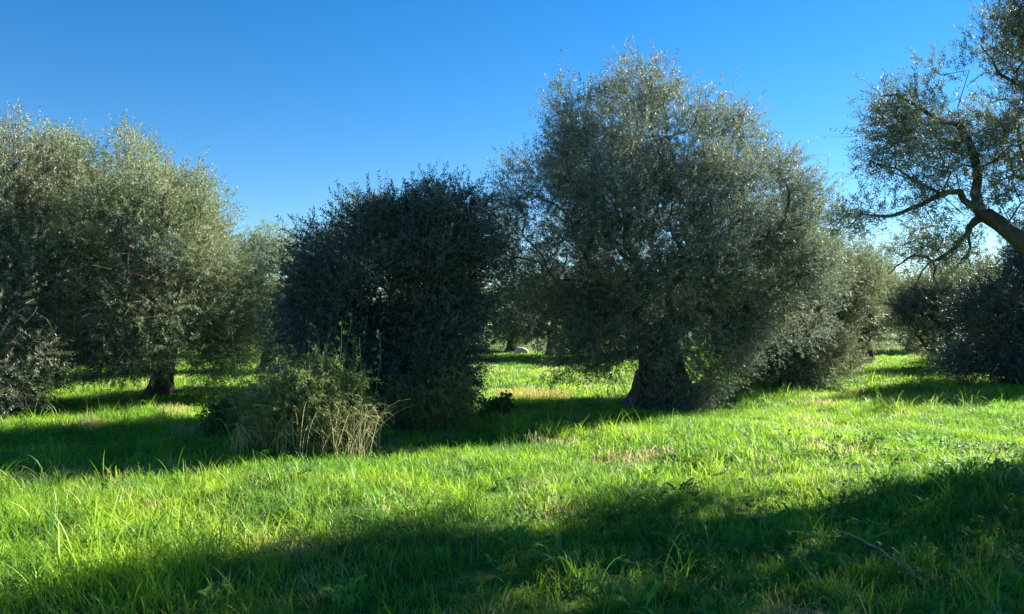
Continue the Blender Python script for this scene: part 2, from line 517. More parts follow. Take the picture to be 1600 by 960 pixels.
def olive_tree(label, seed, trunk, r0, r1, lobes, n_clusters, twigs, per=14, leaf=(0.065, 0.016), twig_len=(0.22, 0.42),
               spread=0.34, mat=None, extra=(), tip_r=0.006, flare=1.7, shell=0.45, group=None, bare=0.0, droop=0.0,
               up=0.55, dead=0, dead_lobes=None, keep=None, min_z=0.12, lift=0.5, limb_split=True, name='olive_tree', extra_r=(), sprigs=.8, tri=True):
    g = np.random.default_rng(seed)
    lobes = np.array(lobes, float)
    base = np.array(trunk[0], float)
    root = empty(name, tuple(base))
    tag(root, label, 'tree', group or 'olive trees of the grove')
    V, Fs = gnarled_trunk(g, trunk, r0, r1, flare)
    mesh_arrays('trunk', V, Fs, M_BARK, root, smooth=True)
    att = sample_lobes(g, lobes, n_clusters, shell)
    centres = lobes[:, :3] + g.normal(scale=0.1, size=(len(lobes), 3))
    gz = terrain(att[:, 0], att[:, 1])
    att = att[att[:, 2] > gz + min_z]
    if keep is not None: att = att[keep(att)]
    A, par, tips, ntr = skeleton(g, trunk, extra, np.concatenate([centres, att]))
    rad = skeleton_radii(A, par, tip_r, r1 * 0.8, ntr)
    i0 = ntr
    for (st, pts), (ra, rb) in zip(extra, extra_r):
        rad[i0:i0 + len(pts)] = np.maximum(rad[i0:i0 + len(pts)], np.linspace(ra, rb, len(pts))); i0 += len(pts)
    n = len(A)
    # chains, gathered by main limb
    kids = [[] for _ in range(n)]
    for i in range(1, n): kids[par[i]].append(i)
    bags = {}
    stack = [(k, c, c) for k in range(max(0, ntr - 3), ntr) for c in kids[k] if c >= ntr]
    while stack:
        p, c, limb = stack.pop()
        chain = [p, c]
        while kids[chain[-1]]:
            ks = sorted(kids[chain[-1]], key=lambda q: -rad[q])
            for q in ks[1:]: stack.append((chain[-1], q, limb))
            chain.append(ks[0])
        P = A[chain]; r = rad[chain].copy(); r[0] = min(r[0], r[1] * 1.25)
        if len(P) > 2 and r[1] > 0.03:
            Pi = [P[0]]; ri = [r[0]]
            for a_, b_, ra, rb in zip(P[:-1], P[1:], r[:-1], r[1:]):
                mm = (a_ + b_) / 2 + g.normal(scale=0.012 + .12 * rb, size=3)
                Pi += [mm, b_]; ri += [(ra + rb) / 2 * g.uniform(0.85, 1.15), rb]
            P = np.array(Pi); r = np.array(ri)
        sides = 8 if r[1] > 0.05 else (5 if r[1] > 0.014 else 3)
        bags.setdefault(limb, Bag()).tube(P, r, sides)
    big = sorted(bags, key=lambda q: -rad[q])
    rest = Bag()
    for q in big:
        if limb_split and (rad[q] > 0.035 or q == big[0]):
            bags[q].build('limb', M_BARK, root)
        else:
            for v, f in zip(bags[q].v, bags[q].f): rest.v.append(v); rest.f.append(f - f.min() + rest.n); rest.n += len(v)
    if rest.n: tag(rest.build('branches', M_BARK, root), kind='stuff')
    # leafy sprays round every branch tip
    tp = A[tips]; tp = tp[len(centres):] if len(tp) > len(centres) else tp
    if bare > 0: tp = tp[g.uniform(size=len(tp)) > bare]
    heart = lobes[:, :3].mean(0)
    m = len(tp) * twigs
    off = g.normal(size=(m, 3)); off = unit(off) * (g.uniform(size=(m, 1)) ** 0.5) * spread * g.uniform(0.6, 1.35, size=(m, 1))
    c = np.repeat(tp, twigs, 0) + off
    outw = unit(c - heart)
    d = unit(off) * 0.8 + outw * 0.55 + g.normal(scale=0.45, size=(m, 3)); d[:, 2] += lift - droop
    d = unit(d)
    gz = terrain(c[:, 0], c[:, 1])
    ok = c[:, 2] > gz + 0.05
    c, d = c[ok], d[ok]; m = len(c)
    ln = g.uniform(*twig_len, m)
    V, Q = spray_leaves(g, c, d, ln, per, leaf[0], leaf[1], up, tri)
    # long young shoots that break the outline
    ns = int(len(tp) * sprigs)
    k = g.choice(len(tp), ns)
    so = unit(tp[k] - heart); sd = so * .7 + g.normal(scale=.35, size=(ns, 3)); sd[:, 2] += .75; sd = unit(sd)
    sb = tp[k] + so * spread * .6 + g.normal(scale=.08, size=(ns, 3)); sl = g.uniform(.35, .8, ns)
    V2, Q2 = spray_leaves(g, sb, sd, sl, 24, leaf[0] * .9, leaf[1] * .9, up, tri)
    Q = np.concatenate([Q, Q2 + len(V)]); V = np.concatenate([V, V2])
    tint = np.repeat(np.clip(g.normal(0.45, 0.28, len(Q)), 0, 1), Q.shape[1])
    tag(mesh_arrays('crown', V, Q, mat or M_OLIVE, root, {'tint': tint}), kind='stuff')
    # thin visible twigs inside the sprays
    k = g.choice(m, min(m, max(60, m // 5)), replace=False)
    tb = flat_twigs(g, np.concatenate([c[k], sb - so * spread * .5]), np.concatenate([d[k], sd]), np.concatenate([ln[k] * 1.1, sl + spread * .3]), 0.0038)
    tag(mesh_arrays('twigs', *tb, M_TWIG, root), kind='stuff')
    if dead:
        dl = np.array(dead_lobes if dead_lobes is not None else lobes, float)
        dp = sample_lobes(g, dl, dead, 0.3)
        bb = np.repeat(dp, 26, 0) + g.normal(scale=0.22, size=(len(dp) * 26, 3))
        dd = g.normal(size=bb.shape); dd[:, 0] -= 0.6; dd[:, 2] -= 0.2
        tb = flat_twigs(g, bb, unit(dd), g.uniform(0.25, 0.7, len(bb)), 0.0045)
        o = mesh_arrays('dead_twigs', *tb, M_DEAD, root)
        tag(o, 'bare brown dead twigs', kind='stuff')
    return root


def flat_twigs(g, B, D, ln, r):
    """three-sided tapering twigs, two segments with a bend"""
    n = len(B)
    U = unit(np.cross(D, g.normal(size=D.shape))); W = np.cross(D, U)
    mid = B + D * (ln * .5)[:, None] + U * (ln * 0.08)[:, None]
    tip = B + D * ln[:, None] - np.array([0, 0, 1.0]) * (ln * 0.12)[:, None]
    rings = []
    for p, k in ((B, 1.0), (mid, 0.75)):
        for a in (0, 2.094, 4.189):
            rings.append(p + (U * math.cos(a) + W * math.sin(a)) * r * k)
    V = np.stack(rings + [tip], 1).reshape(-1, 3)
    o = np.arange(n)[:, None] * 7
    q = np.concatenate([o + np.array([[s, (s + 1) % 3, 3 + (s + 1) % 3, 3 + s]]) for s in range(3)])
    t = np.concatenate([o + np.array([[3 + s, 3 + (s + 1) % 3, 6]]) for s in range(3)])
    return V, [q, t]


def lob(d, *ls):
    """lobes given as photograph outline ellipses (px, py, rx, ry[, depth offset, depth radius in m]) of a crown d metres away"""
    s = d / 1150.0; out = []
    for l in ls:
        px, py, rx, ry = l[:4]
        dd = l[4] if len(l) > 4 else 0.0
        rd = l[5] if len(l) > 5 else max(rx, ry) * s
        p = at(px, py, d)
        # keep the outline when the lobe stands a little nearer or farther
        p = at(px, py, d + dd); k = (d + dd) / d
        out.append((p[0], p[1], p[2], rx * s * k, rd, ry * s * k))
    return out


def ground_at(px, d):
    x = (px - 800.0) / 1150.0 * d
    return np.array([x, d, float(terrain(x, d))])


def trunk_line(px, d, pts, sink=0.12):
    """trunk from the ground upwards: pts are (dx, dy, z) above the base"""
    b = ground_at(px, d)
    return [tuple(b - [0, 0, sink])] + [tuple(b + np.array(p)) for p in pts]


# --- the tall tree right of centre
D3 = 15.8
tallest = olive_tree('tallest olive tree, grey-green crown right of centre with a thick shoot-covered trunk', 11,
           trunk_line(1030, D3, [(0.02, 0, .5), (0.0, 0.05, 1.0), (-0.08, 0.05, 1.6)]), 0.62, 0.40,
           lob(D3, (1000, 190, 80, 84, .2, 1.6), (1118, 240, 62, 84, .3, 1.5), (908, 225, 56, 92, .0, 1.4), (822, 318, 46, 76, -.1, 1.2),
               (1000, 370, 140, 140, -.3, 2.3), (1190, 335, 80, 90, .4, 1.7), (1258, 385, 50, 70, .6, 1.3), (808, 395, 34, 70, -.1, .8), (872, 420, 68, 88, -.2, 1.5),
               (1060, 470, 140, 95, -.9, 1.6), (1200, 450, 95, 95, .3, 1.6), (915, 525, 48, 48, -.1, .9), (1150, 520, 55, 55, -.4, .9),
               (950, 300, 110, 110, -.8, 1.6), (1090, 350, 110, 110, -1.0, 1.6),
               (1080, 555, 45, 55, -.7, .6), (940, 500, 60, 60, -.8, 1.0),
               (900, 552, 42, 34, -.3, .7), (952, 556, 34, 32, -.7, .6), (1130, 560, 40, 34, -.5, .6), (1035, 540, 42, 42, -1.1, .4)),
           900, 30, per=16, leaf=(0.075, 0.022), mat=M_OLIVE_S, tip_r=0.007)

# --- the dark shaded tree left of centre
D2 = 12.5
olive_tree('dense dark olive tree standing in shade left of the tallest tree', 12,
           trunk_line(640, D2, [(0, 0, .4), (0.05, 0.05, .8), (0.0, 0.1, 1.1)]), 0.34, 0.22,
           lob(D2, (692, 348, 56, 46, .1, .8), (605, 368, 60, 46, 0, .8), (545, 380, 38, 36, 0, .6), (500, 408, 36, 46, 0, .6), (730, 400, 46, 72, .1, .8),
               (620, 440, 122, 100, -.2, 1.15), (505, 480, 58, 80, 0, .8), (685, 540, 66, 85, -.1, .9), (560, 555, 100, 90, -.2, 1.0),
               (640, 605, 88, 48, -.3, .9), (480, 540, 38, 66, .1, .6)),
           600, 28, per=16, leaf=(0.066, 0.022), mat=M_OLIVE_SHADE, tip_r=0.006, spread=0.30, min_z=0.1)

# --- tree of the next row behind the dark one
D6 = 18.8
olive_tree('olive tree of the next row, mostly hidden behind the dense dark tree', 16,
           trunk_line(620, D6, [(0, 0, .5), (0.05, 0, 1.0), (.1, 0, 1.4)]), 0.32, 0.24,
           lob(D6, (600, 380, 80, 55, 0, 1.5), (680, 385, 65, 55, 0, 1.4), (530, 430, 60, 55, 0, 1.2), (620, 460, 110, 70, 0, 1.8), (560, 520, 60, 40, 0, 1.2)),
           300, 14, per=12, leaf=(0.10, 0.034), mat=M_OLIVE, spread=.42)

# --- the broad tree on the left with the free-standing trunk
D1 = 16.2
olive_tree('broad green olive tree on the left with a stout bare dark trunk', 13,
           trunk_line(249, D1, [(0.04, 0, .35), (0.06, 0, .75), (0.10, 0.05, 1.15), (0.1, 0.1, 1.5)]), 0.23, 0.22,
           lob(D1, (190, 280, 74, 74, .2, 1.5), (115, 298, 66, 75, .3, 1.5), (322, 335, 45, 68, .2, 1.2), (240, 370, 110, 100, -.5, 2.0),
               (330, 440, 65, 95, -.1, 1.5), (130, 420, 110, 105, -.6, 2.0), (215, 500, 105, 60, -.8, 1.5), (325, 530, 62, 45, -.4, 1.1),
               (105, 525, 75, 48, -.8, 1.3), (60, 370, 70, 110, .2, 1.5), (200, 552, 75, 28, -1.2, 1.0), (265, 548, 50, 24, -1.3, .6), (310, 560, 40, 25, -.6, .8)),
           820, 28, per=16, leaf=(0.072, 0.021), mat=M_OLIVE_G, tip_r=0.006, flare=1.75,
           dead=16, dead_lobes=lob(D1, (130, 500, 90, 22, -2.0, .4), (60, 470, 40, 20, -2.0, .4), (240, 425, 25, 20, -1.9, .4), (95, 300, 40, 40, -1.3, .3)))

# --- drooping tree cut by the left edge
D4 = 13.8
olive_tree('low drooping dark olive tree cut off by the left edge', 14,
           trunk_line(-70, D4, [(0, 0, .5), (0.1, 0.05, 1.0), (0.1, 0.1, 1.5)]), 0.36, 0.26,
           lob(D4, (15, 270, 45, 80, .3, 1.0), (-70, 330, 90, 110, .3, 1.3), (10, 420, 70, 95, .0, 1.0), (-60, 500, 110, 110, -.1, 1.4),
               (25, 570, 60, 75, -.2, .9), (-20, 620, 80, 45, -.3, .9), (-170, 420, 90, 120, .2, 1.3), (42, 605, 50, 42, -.5, .8), (75, 560, 40, 40, -.3, .7)),
           420, 24, per=16, leaf=(0.068, 0.021), mat=M_OLIVE, dead=1,
           dead_lobes=lob(D4, (20, 535, 40, 22, -.9, .2), (60, 480, 30, 15, -.8, .2)))

# --- pale tree in the gap between the left tree and the dark one
D5 = 25.0
olive_tree('pale sunlit olive tree seen between the left tree and the dark tree', 15,
           trunk_line(425, D5, [(0, 0, .6), (0, 0, 1.2), (.1, 0, 1.7)]), 0.30, 0.22,
           lob(D5, (425, 425, 52, 58), (385, 470, 45, 70), (450, 490, 50, 60), (410, 530, 60, 40)),
           260, 22, per=14, leaf=(0.092, 0.030), mat=M_OLIVE_G, spread=.42)

# --- tree behind and right of the tallest one, its crown hanging to the grass
D7 = 20.0
olive_tree('grey olive tree right of the tallest one, its crown hanging to the grass', 17,
           trunk_line(1245, D7, [(0, 0, .6), (0.05, 0, 1.1), (.1, 0, 1.6)]), 0.34, 0.25,
           lob(D7, (1245, 440, 80, 75), (1185, 525, 45, 62, -.2), (1285, 520, 45, 60), (1320, 445, 45, 65), (1235, 545, 70, 48, -.3), (1180, 450, 60, 70),
               (1190, 568, 42, 28, -.8, .8), (1285, 565, 50, 28, -.6, .8), (1240, 575, 50, 24, -1.2, .6)),
           480, 22, per=16, leaf=(0.082, 0.026), mat=M_OLIVE, spread=.38)

D8 = 33.0
olive_tree('pale round olive tree lit by the sun at the end of the right clearing', 18,
           trunk_line(1348, D8, [(0, 0, .5), (.05, 0, 1.0), (.1, 0, 1.5)]), 0.36, 0.27,
           lob(D8, (1350, 440, 42, 45), (1368, 490, 36, 45), (1320, 480, 40, 50), (1390, 475, 18, 36)),
           260, 18, per=14, leaf=(0.115, 0.04), mat=M_OLIVE_G, spread=.5)

D9 = 27.0
olive_tree('bushy olive tree beneath the drooping limb at the back of the right clearing', 19,
           trunk_line(1490, D9, [(0, 0, .5), (.0, 0, 1.0), (.0, 0, 1.4)]), 0.33, 0.25,
           lob(D9, (1500, 470, 65, 55), (1450, 500, 50, 50), (1545, 470, 60, 60), (1430, 475, 30, 40), (1500, 530, 70, 30)),
           320, 18, per=14, leaf=(0.10, 0.034), mat=M_OLIVE, spread=.45)

D10 = 21.0
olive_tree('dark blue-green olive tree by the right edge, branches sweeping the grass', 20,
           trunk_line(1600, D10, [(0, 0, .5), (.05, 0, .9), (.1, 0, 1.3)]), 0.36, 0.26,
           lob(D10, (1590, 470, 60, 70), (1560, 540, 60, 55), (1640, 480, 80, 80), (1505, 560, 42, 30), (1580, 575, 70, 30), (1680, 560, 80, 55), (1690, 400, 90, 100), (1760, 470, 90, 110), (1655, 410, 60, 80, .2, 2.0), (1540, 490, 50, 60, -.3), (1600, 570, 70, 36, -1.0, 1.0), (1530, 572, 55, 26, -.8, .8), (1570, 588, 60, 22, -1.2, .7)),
           760, 20, per=16, leaf=(0.088, 0.029), mat=M_OLIVE_SHADE, spread=.34)

# --- near tree on the right with the arching limb
D11 = 9.6
b11 = ground_at(1800, D11)
tr11 = [tuple(b11 - [0, 0, .15]), tuple(b11 + [0.0, 0, .6]), tuple(b11 + [-.12, 0, 1.2]), tuple(b11 + [-.35, -.02, 1.75])]
def P(px, py, dd=0.0): return tuple(at(px, py, D11 + dd))
limbs11 = [
    (3, [P(1668, 440), P(1625, 402), P(1590, 372), P(1562, 350), P(1535, 338)]),                     # arching limb
    (-1, [P(1520, 322, -.1), P(1500, 300, -.15), P(1470, 304, -.3), P(1440, 320, -.4), P(1410, 332, -.5), P(1375, 338, -.6), P(1345, 335, -.7)]),
    (8, [P(1518, 352, .05), P(1512, 366, .1), P(1496, 384, .1), P(1478, 398, .15), P(1456, 408, .2), P(1441, 424, .2), P(1431, 446, .25)]),
    (20, [P(1440, 400, .2), P(1418, 404, .15), P(1400, 416, .1), P(1388, 428, .1)]),
    (8, [P(1524, 300, .1), P(1526, 262, .15), P(1516, 225, .2), P(1500, 196, .2), P(1470, 190, .1), P(1440, 170, 0), P(1400, 148, 0)]),
    (3, [P(1720, 380, .2), P(1680, 280, .3), P(1640, 200, .3), P(1605, 140, .3), P(1560, 115, .2)]),
    (3, [P(1820, 360, .4), P(1830, 240, .6), P(1800, 120, .8), P(1740, 20, .8)]),
    (20, [P(1462, 418, .15), P(1458, 432, .1), P(1466, 446, .1)]),
    (17, [P(1516, 386, .1), P(1512, 402, .15), P(1518, 418, .15)]),
]
olive_tree('near olive tree at the right edge with a dark arching limb and sparse airy foliage', 21,
           tr11, 0.45, 0.30,
           lob(D11, (1400, 165, 50, 30, 0, .4), (1445, 195, 70, 38, .1, .5), (1475, 125, 35, 32, .2, .4), (1535, 95, 25, 25, .1, .3),
               (1390, 240, 48, 28, .0, .5), (1430, 285, 70, 35, -.3, .5), (1365, 340, 45, 16, -.6, .3), (1450, 340, 55, 28, -.3, .4),
               (1560, 235, 55, 60, .2, .7), (1590, 40, 28, 75, .3, .6), (1580, 160, 40, 60, .3, .7), (1560, 320, 40, 22, .2, .5),
               (1440, 385, 50, 36, .2, .4), (1500, 400, 40, 30, .2, .4), (1350, 350, 30, 20, -.6, .3), (1490, 240, 45, 45, .2, .5),
               (1680, 40, 90, 120, .0, 1.2), (1690, 200, 90, 100, -.4, 1.3), (1840, 60, 130, 130, -.4, 1.6), (1870, 270, 120, 110, .1, 1.6),
               (1980, 200, 110, 140, .2, 1.6), (1760, -90, 130, 90, -.4, 1.4), (1700, 245, 70, 70, 1.2, .8), (1655, 315, 42, 52, .2, .6), (2070, 100, 130, 140, -.2, 1.6), (2030, 330, 120, 90, -.1, 1.6)),
           1180, 21, per=15, leaf=(0.056, 0.0155), mat=M_OLIVE, extra=limbs11, extra_r=[(.14, .085), (.05, .01), (.045, .007), (.022, .005), (.065, .014), (.10, .02), (.2, .06), (.018, .004), (.016, .004)], spread=.22, tip_r=0.0065, twig_len=(.14, .32), shell=0.6, bare=.16, sprigs=.25)

# ------------------------------------------------------------------ far trees of the grove
def far_tree(label, seed, px, d, h, w, mat):
    s = d / 1150.0
    b = ground_at(px, d)
    g = np.random.default_rng(seed)
    L = []
    for k in range(5):
        a = g.uniform(0, 6.28); rr = w * 0.28
        L.append((b[0] + math.cos(a) * rr, b[1] + math.sin(a) * rr, b[2] + h * g.uniform(.42, .72), w * .3, w * .3, h * .27))
    L.append((b[0], b[1], b[2] + h * .5, w * .42, w * .4, h * .38))
    lf = 0.10 + 0.0028 * d
    olive_tree(label, seed, [tuple(b - [0, 0, .1]), tuple(b + [0, 0, .6]), tuple(b + [.05, 0, 1.2]), tuple(b + [.1, 0, 1.6])], .32, .24,
               L, 150, 14, per=12, leaf=(lf, lf * .36), mat=mat, spread=.55, limb_split=False)


far_tree('small pale sunlit olive tree far off through the central gap', 31, 800, 46, 4.4, 3.6, M_OLIVE_G)
far_tree('distant grey-green olive tree just right of the pale one in the central gap', 32, 862, 40, 4.6, 5.0, M_OLIVE)
far_tree('distant olive tree seen behind the trunk of the tallest tree', 33, 985, 38, 5.0, 5.6, M_OLIVE)
far_tree('distant olive tree glimpsed between the tallest tree and its grey neighbour', 34, 1120, 42, 5.0, 5.8, M_OLIVE_G)
far_tree('far olive tree closing the end of the right clearing', 35, 1425, 44, 4.6, 4.6, M_OLIVE)
far_tree('far olive tree behind the bare trunk of the left tree', 36, 190, 32, 4.6, 5.4, M_OLIVE)
far_tree('far olive tree under the right side of the left tree', 37, 330, 36, 4.8, 5.6, M_OLIVE_G)
far_tree('far olive tree low behind the left tree, near the left edge', 38, 70, 34, 4.6, 5.6, M_OLIVE)
far_tree('distant olive tree behind the dark shaded tree', 39, 700, 52, 5.0, 5.6, M_OLIVE)
far_tree('far olive tree behind the dark tree by the right edge', 40, 1640, 34, 5.0, 6.0, M_OLIVE)

# ------------------------------------------------------------------ shrubs
def curve_stem(g, b, top, bow, n=6):
    t = np.linspace(0, 1, n)[:, None]
    p = b + (top - b) * t + np.array(bow) * (np.sin(t * math.pi))
    p[1:-1] += g.normal(scale=0.012, size=(n - 2, 3))
    return p


def shrub(name, label, seed, px, d, half_w, h, leaf, mat, n_stem, twigs, per=14, shoots=0, half_d=None, up=0.4, tree=None):
    g = np.random.default_rng(seed)
    b = ground_at(px, d)
    if tree: root = tree
    else: root = empty(name, tuple(b)); tag(root, label, 'shrub')
    half_d = half_d or half_w * .8
    bag = Bag(); cs = []; ds = []
    for i in range(n_stem):
        a = g.uniform(0, 6.28); q = math.sqrt(g.uniform())
        x0 = b[0] + math.cos(a) * q * half_w * .55; y0 = b[1] + math.sin(a) * q * half_d * .55
        bb = np.array([x0, y0, terrain(x0, y0) - .03])
        hh = h * g.uniform(.45, 1.0) * (1 - .35 * q)
        tip = np.array([b[0] + math.cos(a) * q * half_w * g.uniform(.8, 1.1), b[1] + math.sin(a) * q * half_d, bb[2] + hh])
        p = curve_stem(g, bb, tip, (g.normal() * .08, g.normal() * .08, hh * .12))
        bag.tube(p, np.linspace(.011, .003, len(p)), 4)
        for k in range(twigs):
            t = g.uniform(.12, 1.0); c = bb + (tip - bb) * t + np.array([0, 0, hh * .12 * math.sin(t * math.pi)])
            cs.append(c + g.normal(scale=.05, size=3)); dv = g.normal(size=3) * .8 + [math.cos(a) * .5, math.sin(a) * .5, .55]; ds.append(dv)
    tag(bag.build('sucker_stems' if tree else 'stems', M_GSTEM, root), kind='stuff')
    cs = np.array(cs); ds = unit(np.array(ds))
    V, Q = spray_leaves(g, cs, ds, g.uniform(.12, .30, len(cs)), per, leaf[0], leaf[1], up)
    tag(mesh_arrays('sucker_leaves' if tree else 'foliage', V, Q, mat, root, {'tint': np.repeat(np.clip(g.normal(.5, .3, len(Q)), 0, 1), 4)}), kind='stuff')
    if shoots:
        bag = Bag(); cs = []; ds = []
        for i in range(shoots):
            x0 = b[0] + g.uniform(-.8, .8) * half_w; y0 = b[1] + g.uniform(-.5, .5) * half_d
            bb = np.array([x0, y0, terrain(x0, y0)]); hh = h * g.uniform(.7, 1.15)
            tip = bb + np.array([g.normal() * .22, g.normal() * .15, hh])
            p = curve_stem(g, bb, tip, (g.normal() * .06, 0, 0)); bag.tube(p, np.linspace(.008, .002, len(p)), 4)
            for t in np.linspace(.45, 1, 10): cs.append(bb + (tip - bb) * t); ds.append([g.normal() * .6, g.normal() * .6, .5])
        tag(bag.build('tall_shoots', M_GSTEM, root), kind='stuff')
        V, Q = spray_leaves(g, np.array(cs), unit(np.array(ds)), g.uniform(.05, .12, len(cs)), 6, leaf[0] * 1.1, leaf[1] * 1.2, up)
        tag(mesh_arrays('shoot_leaves', V, Q, M_IVY, root, {'tint': np.repeat(g.uniform(0, 1, len(Q)), 4)}), kind='stuff')
    return root, g, b


def dry_stalks(g, root, b, n, dx, dy, h, lean, name='dry_stalks'):
    bag = Bag()
    for i in range(n):
        x0 = b[0] + dx[0] + g.uniform(0, 1) * (dx[1] - dx[0]); y0 = b[1] + g.uniform(*dy)
        bb = np.array([x0, y0, float(terrain(x0, y0))]); hh = h * g.uniform(.35, 1.0)
        ln = hh * g.uniform(.1, 1) * lean
        t = np.linspace(0, 1, 7)
        out = np.stack([bb[0] + ln * t ** 1.6 + g.normal() * .12 * t, bb[1] + g.normal() * .15 * t, bb[2] + hh * np.sin(t * math.pi * g.uniform(.42, .60)) ], -1)
        bag.tube(out, np.linspace(.0045, .0015, 7), 3)
        if g.uniform() < .3:
            for k in range(4):
                s = out[-1 - k % 3]; e = s + np.array([abs(g.normal()) * .1, g.normal() * .05, -abs(g.normal()) * .1])
                bag.tube(np.array([s, (s + e) / 2 + [0, 0, .02], e]), np.array([.003, .0025, .001]), 3)
    tag(bag.build(name, M_DRY, root), 'straw coloured dry stalks', kind='stuff')


r_, g_, b_ = shrub('wild_shrub', 'tangled wild shrub with tall shoots and straw-coloured dry stalks in the foreground left of centre', 51,
                   478, 9.3, .88, 1.5, (0.040, 0.013), M_SHRUB, 150, 26, shoots=22)
dry_stalks(g_, r_, b_, 120, (-.2, .8), (-.75, .45), .8, .7)
dry_stalks(g_, r_, b_, 70, (-.5, .9), (-.6, .3), .8, -.9)
dry_stalks(g_, r_, b_, 50, (-.75, -.1), (-.6, -.2), .55, .5)
shrub('bramble_bush', 'low leafy green bramble at the left foot of the tangled wild shrub', 52, 385, 10.6, .55, .75, (0.06, 0.042), M_IVY, 60, 16, per=8)
shrub('shaded_shrub', 'dark upright shrub in shade at the foot of the dense dark tree', 53, 668, 11.7, .8, 1.35, (0.045, 0.016), M_SHRUB, 110, 22, shoots=16)
shrub('', '', 54, 1065, 15.0, .85, 1.25, (0.06, 0.02), M_OLIVE_S, 46, 14, half_d=.45, tree=tallest)
shrub('leafy_weed_clump', 'small bright leafy clump beside the yellow grass in the central gap', 55, 775, 14.6, .35, .3, (0.09, 0.06), M_IVY, 26, 6, per=6)

# ------------------------------------------------------------------ stones and fallen sticks
def boulder(label, seed, px, d, sx, sy, sz):
    g = np.random.default_rng(seed)
    b = ground_at(px, d)
    nu, nv = 18, 11
    V = []
    ph = g.uniform(0, 6.28, 8)
    for j in range(nv):
        th = math.pi * j / (nv - 1)
        for i in range(nu):
            a = 2 * math.pi * i / nu
            n = np.array([math.sin(th) * math.cos(a), math.sin(th) * math.sin(a), math.cos(th)])
            r = 1 + .12 * math.sin(3 * n[0] + ph[0]) + .10 * math.sin(4 * n[1] + ph[1]) + .12 * math.sin(5 * n[2] + 3 * n[0] + ph[2]) + g.normal() * .02 * math.sin(th)
            n = np.sign(n) * np.abs(n) ** .75
            V.append(b + n * r * [sx, sy, sz] + [0, 0, sz * .55])
    F_ = []
    for j in range(nv - 1):
        for i in range(nu):
            F_.append([j * nu + i, (j + 1) * nu + i, (j + 1) * nu + (i + 1) % nu, j * nu + (i + 1) % nu])
    o = mesh_arrays('boulder', np.array(V), np.array(F_), M_STONE)
    tag(o, label, 'rock')


boulder('pale limestone boulder gleaming in the sun far off through the central gap', 61, 815, 41.0, .42, .35, .26)


def stick(label, seed, pts, r, cat='stick', forks=3):
    g = np.random.default_rng(seed)
    pts = np.array(pts, float)
    root = empty('fallen_stick', tuple(pts[0])); tag(root, label, cat)
    t = np.linspace(0, 1, len(pts)); tt = np.linspace(0, 1, 12)
    Pp = np.stack([np.interp(tt, t, pts[:, k]) for k in range(3)], -1); Pp[1:-1] += g.normal(scale=.012, size=(10, 3))
    bag = Bag(); bag.tube(Pp, np.linspace(r, r * .35, 12), 6); bag.build('stem', M_DEAD, root)
    for k in range(forks):
        s = Pp[g.integers(3, 10)]; e = s + unit(g.normal(size=3) + [0, 0, .4]) * g.uniform(.12, .3)
        bag = Bag(); bag.tube(np.array([s, (s + e) / 2 + g.normal(scale=.02, size=3), e]), np.array([r * .5, r * .35, r * .12]), 4); bag.build('side_twig', M_DEAD, root)


def gp(px, d, dz): p = ground_at(px, d); return p + [0, 0, dz]


stick('thin fallen stick lying in the shaded weeds at the lower right', 71, [gp(1325, 4.95, .26), gp(1385, 4.6, .24), gp(1440, 4.2, .2)], .006)
stick('grey dead twig poking from the grass in the shaded strip on the right', 72, [gp(1115, 7.2, .16), gp(1135, 7.1, .24), gp(1152, 7.0, .19)], .007)
stick('slim dead branch leaning against the left side of the thickest trunk', 73, [gp(992, 14.2, .0), gp(985, 14.4, .35), gp(968, 14.8, .75)], .014)
stick('pinkish dead twigs sticking up from the sunlit edge of the right shadow', 74, [gp(1240, 7.9, .15), gp(1230, 7.9, .3), gp(1222, 7.9, .42)], .006)

# ------------------------------------------------------------------ grass and weeds (uncountable ground cover)
lib = bpy.data.collections.new('grass_tufts')          # source shapes, not part of the scene itself


def blade_mesh(g, n, radius, ln, width, segs, lean, curl, flat=0.0):
    a = g.uniform(0, 6.28, n); q = np.sqrt(g.uniform(size=n)) * radius
    base = np.stack([np.cos(a) * q, np.sin(a) * q, np.full(n, -.02)], -1)
    az = g.uniform(0, 6.28, n)
    L = ln * np.exp(g.normal(0, .32, n)); L = np.clip(L, ln * .4, ln * 1.9)
    le = np.abs(g.normal(0, lean, n)) + 0.05; cu = np.abs(g.normal(0, curl, n)) + .15
    W = width * g.uniform(.6, 1.3, n)
    dirh = np.stack([np.cos(az), np.sin(az), np.zeros(n)], -1)
    tw = az + g.normal(0, .7, n)
    side = np.stack([-np.sin(tw), np.cos(tw), np.zeros(n)], -1)
    p = base.copy(); ang = le.copy(); pts = [p.copy()]
    for s in range(segs):
        step = L / segs
        p = p + dirh * (np.sin(ang) * step)[:, None]; p[:, 2] += np.cos(ang) * step
        ang = np.minimum(ang + cu / segs * 1.6 * (s + 1) / segs * 2, 2.5)
        pts.append(p.copy())
    V = []; al = []
    prof = [0.75, 1.0, .9, .65, .4]
    for s in range(segs):
        w = prof[min(int(s / segs * 5), 4)]
        V += [pts[s] - side * (W * w * .5)[:, None], pts[s] + side * (W * w * .5)[:, None]]
        al += [s / segs, s / segs]
    V.append(pts[segs]); al.append(1.0)
    k = len(V)
    Vv = np.stack(V, 1).reshape(-1, 3)
    o = np.arange(n)[:, None] * k
    quads = np.concatenate([o + np.array([[2 * s, 2 * s + 1, 2 * s + 3, 2 * s + 2]]) for s in range(segs - 1)])
    tris = o + np.array([[2 * segs - 2, 2 * segs - 1, 2 * segs]])
    tint = np.repeat(g.uniform(0, 1, n), k)
    return Vv, [quads, tris], {'tint': tint, 'along': np.tile(al, n)}


